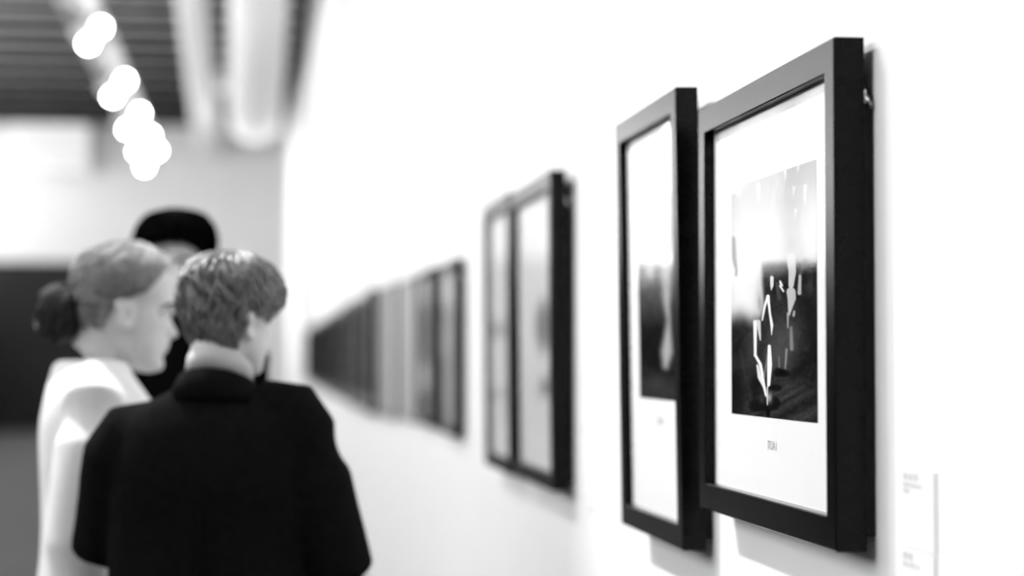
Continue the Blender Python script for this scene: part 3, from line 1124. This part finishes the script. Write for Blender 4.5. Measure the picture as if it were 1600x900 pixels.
hair_cap(T, hl_man, off_man, 'hair', 'hair_man', man, 900, seed=4, lift=0.012, lock_r=0.0042, length=0.38, comb=comb_man)
tag(man, 'person seen from behind in a black suit jacket with tousled grey-toned hair', 'person')

# ---- person in profile with pulled-back hair and white top
wom, T, s, J, L = person('person', 152, 4.38, 1.77, -84, head_yaw=2, head_pitch=-9, chin=1.486, head_scale=1.09, body='skin',
                         arms=[((-0.20, -0.05, 1.12), (-0.20, 0.0, 0.88)), ((0.20, -0.05, 1.12), (0.20, 0.0, 0.88))], headoff=(0.0, 0.03), shw=0.155)
shoes(wom, s)
mb = MB()
torso_rings(mb, [(z * s, rx * s, ry * s, yo * s, 0) for (z, rx, ry, yo) in ((0.35, 0.25, 0.21, 0), (0.55, 0.225, 0.185, -0.005), (0.80, 0.195, 0.145, -0.012), (0.92, 0.180, 0.125, -0.012), (1.04, 0.145, 0.105, 0))])
remesh(mb.build('skirt', 'pale_skirt', wom), 0.012, 4, wrinkles(0.006, 40, 2, 6))
mb = MB()
torso_rings(mb, [(z * s, rx * s, ry * s, yo * s, 0) for (z, rx, ry, yo) in ((0.93, 0.175, 0.13, 0), (1.06, 0.165, 0.122, 0.004), (1.16, 0.168, 0.130, 0.016), (1.27, 0.182, 0.142, 0.022), (1.35, 0.185, 0.130, 0.010), (1.41, 0.172, 0.104, -0.004), (1.45, 0.125, 0.085, -0.012), (1.478, 0.085, 0.078, -0.012))])
for k, sd in enumerate((-1, 1)):
    S, E, W = J[k]
    mb.tube([S + Vector((-sd * 0.06, 0, 0.012)), S, S.lerp(E, 0.3), S.lerp(E, 0.65), E, E.lerp(W, 0.3), E.lerp(W, 0.85)], [0.058, 0.066, 0.068, 0.064, 0.060, 0.057, 0.045], n=20)
remesh(mb.build('blouse', 'shirt', wom), 0.0085, 7, wrinkles(0.003, 16, 8, 5))
collar('blouse_collar', 'shirt', wom, Vector((0, -0.014, 1.458)), 0.088, 0.082, 0.070, 0.068, 0.030, 0.03, 0.006, 0.3)


def hl_wom(th):
    a = abs((th + math.pi) % (2 * math.pi) - math.pi)
    return float(np.interp(a, [0, 0.5, 1.0, 1.3, 1.55, 1.9, 2.3, math.pi], [0.212, 0.208, 0.188, 0.150, 0.136, 0.100, 0.062, 0.045]))


def off_wom(th, z):
    return 0.011 + 0.010 * max(0, (z - 0.13) / 0.10)


def comb_wom(th, z, r):
    a = (th + math.pi) % (2 * math.pi) - math.pi
    return (math.copysign(1.0, a) * (0.9 if abs(a) < 2.6 else 0.1), (0.118 - z) / 0.12 * 0.8 + r.uniform(-0.15, 0.15))


hair_cap(T, hl_wom, off_wom, 'hair', 'hair_woman', wom, 700, seed=9, lift=0.006, lock_r=0.003, length=0.6, comb=comb_wom, drop=0.002)
mb = MB()
bc = Vector((0, -0.128, 0.085))
mb.ellip(T @ bc, (0.046, 0.042, 0.055))
r = random.Random(5)
for k in range(150):
    a0 = r.uniform(0, 2 * math.pi)
    e0 = r.uniform(-1.2, 1.2)
    pts = []
    for q in range(6):
        a, e = a0 + q * 0.28, e0 + q * 0.10
        pts.append(T @ (bc + Vector((0.049 * math.cos(a) * math.cos(e), 0.045 * math.sin(e), 0.058 * math.sin(a) * math.cos(e)))))
    mb.tube(pts, [0.002, 0.004, 0.0045, 0.004, 0.003, 0.001], n=5)
mb.build('hair_bun', 'hair_dark', wom, True)
tag(wom, 'person in profile wearing a white top, hair pulled back into a bun', 'person')

# ---- taller person beyond, only dark hair and forehead showing
tall, T, s, J, L = person('person', 274, 5.1, 1.86, 165, head_yaw=10, head_pitch=-5, chin=1.618, head_scale=1.0, body='skin_pale',
                          arms=[((-0.24, -0.02, 1.16), (-0.22, 0.12, 0.92)), ((0.24, -0.02, 1.16), (0.22, 0.12, 0.92))], shw=0.175)
shoes(tall, s)
trousers(tall, s, L, 'trousers')
mb = MB()
torso_rings(mb, [(z * s, rx * s, ry * s, yo * s, 0) for (z, rx, ry, yo) in ((0.86, 0.19, 0.135, -0.008), (0.96, 0.19, 0.132, -0.008), (1.08, 0.175, 0.12, 0.002), (1.20, 0.18, 0.125, 0.002), (1.31, 0.19, 0.128, -0.005), (1.40, 0.185, 0.110, -0.014), (1.445, 0.14, 0.085, -0.02), (1.475, 0.085, 0.074, -0.02), (1.50, 0.070, 0.070, -0.018), (1.515, 0.068, 0.068, -0.016))])
for k, sd in enumerate((-1, 1)):
    S, E, W = J[k]
    mb.tube([S + Vector((-sd * 0.07, 0, 0.012)), S, S.lerp(E, 0.4), E, E.lerp(W, 0.3), E.lerp(W, 0.88)], [0.058, 0.064, 0.062, 0.054, 0.052, 0.042], n=20)
remesh(mb.build('black_sweater', 'black_knit', tall), 0.010, 6, wrinkles(0.003, 14, 9, 8))


def hl_tall(th):
    a = abs((th + math.pi) % (2 * math.pi) - math.pi)
    return float(np.interp(a, [0, 0.5, 0.9, 1.2, 1.55, 1.9, 2.3, math.pi], [0.184, 0.176, 0.158, 0.135, 0.125, 0.090, 0.045, 0.030]))


def off_tall(th, z):
    return 0.014 + 0.014 * max(0, (z - 0.12) / 0.11)


hair_cap(T, hl_tall, off_tall, 'hair', 'hair_black', tall, 700, seed=12, lift=0.012, lock_r=0.004, length=0.25)
tag(tall, 'tall person with black hair, mostly hidden behind the two others', 'person')
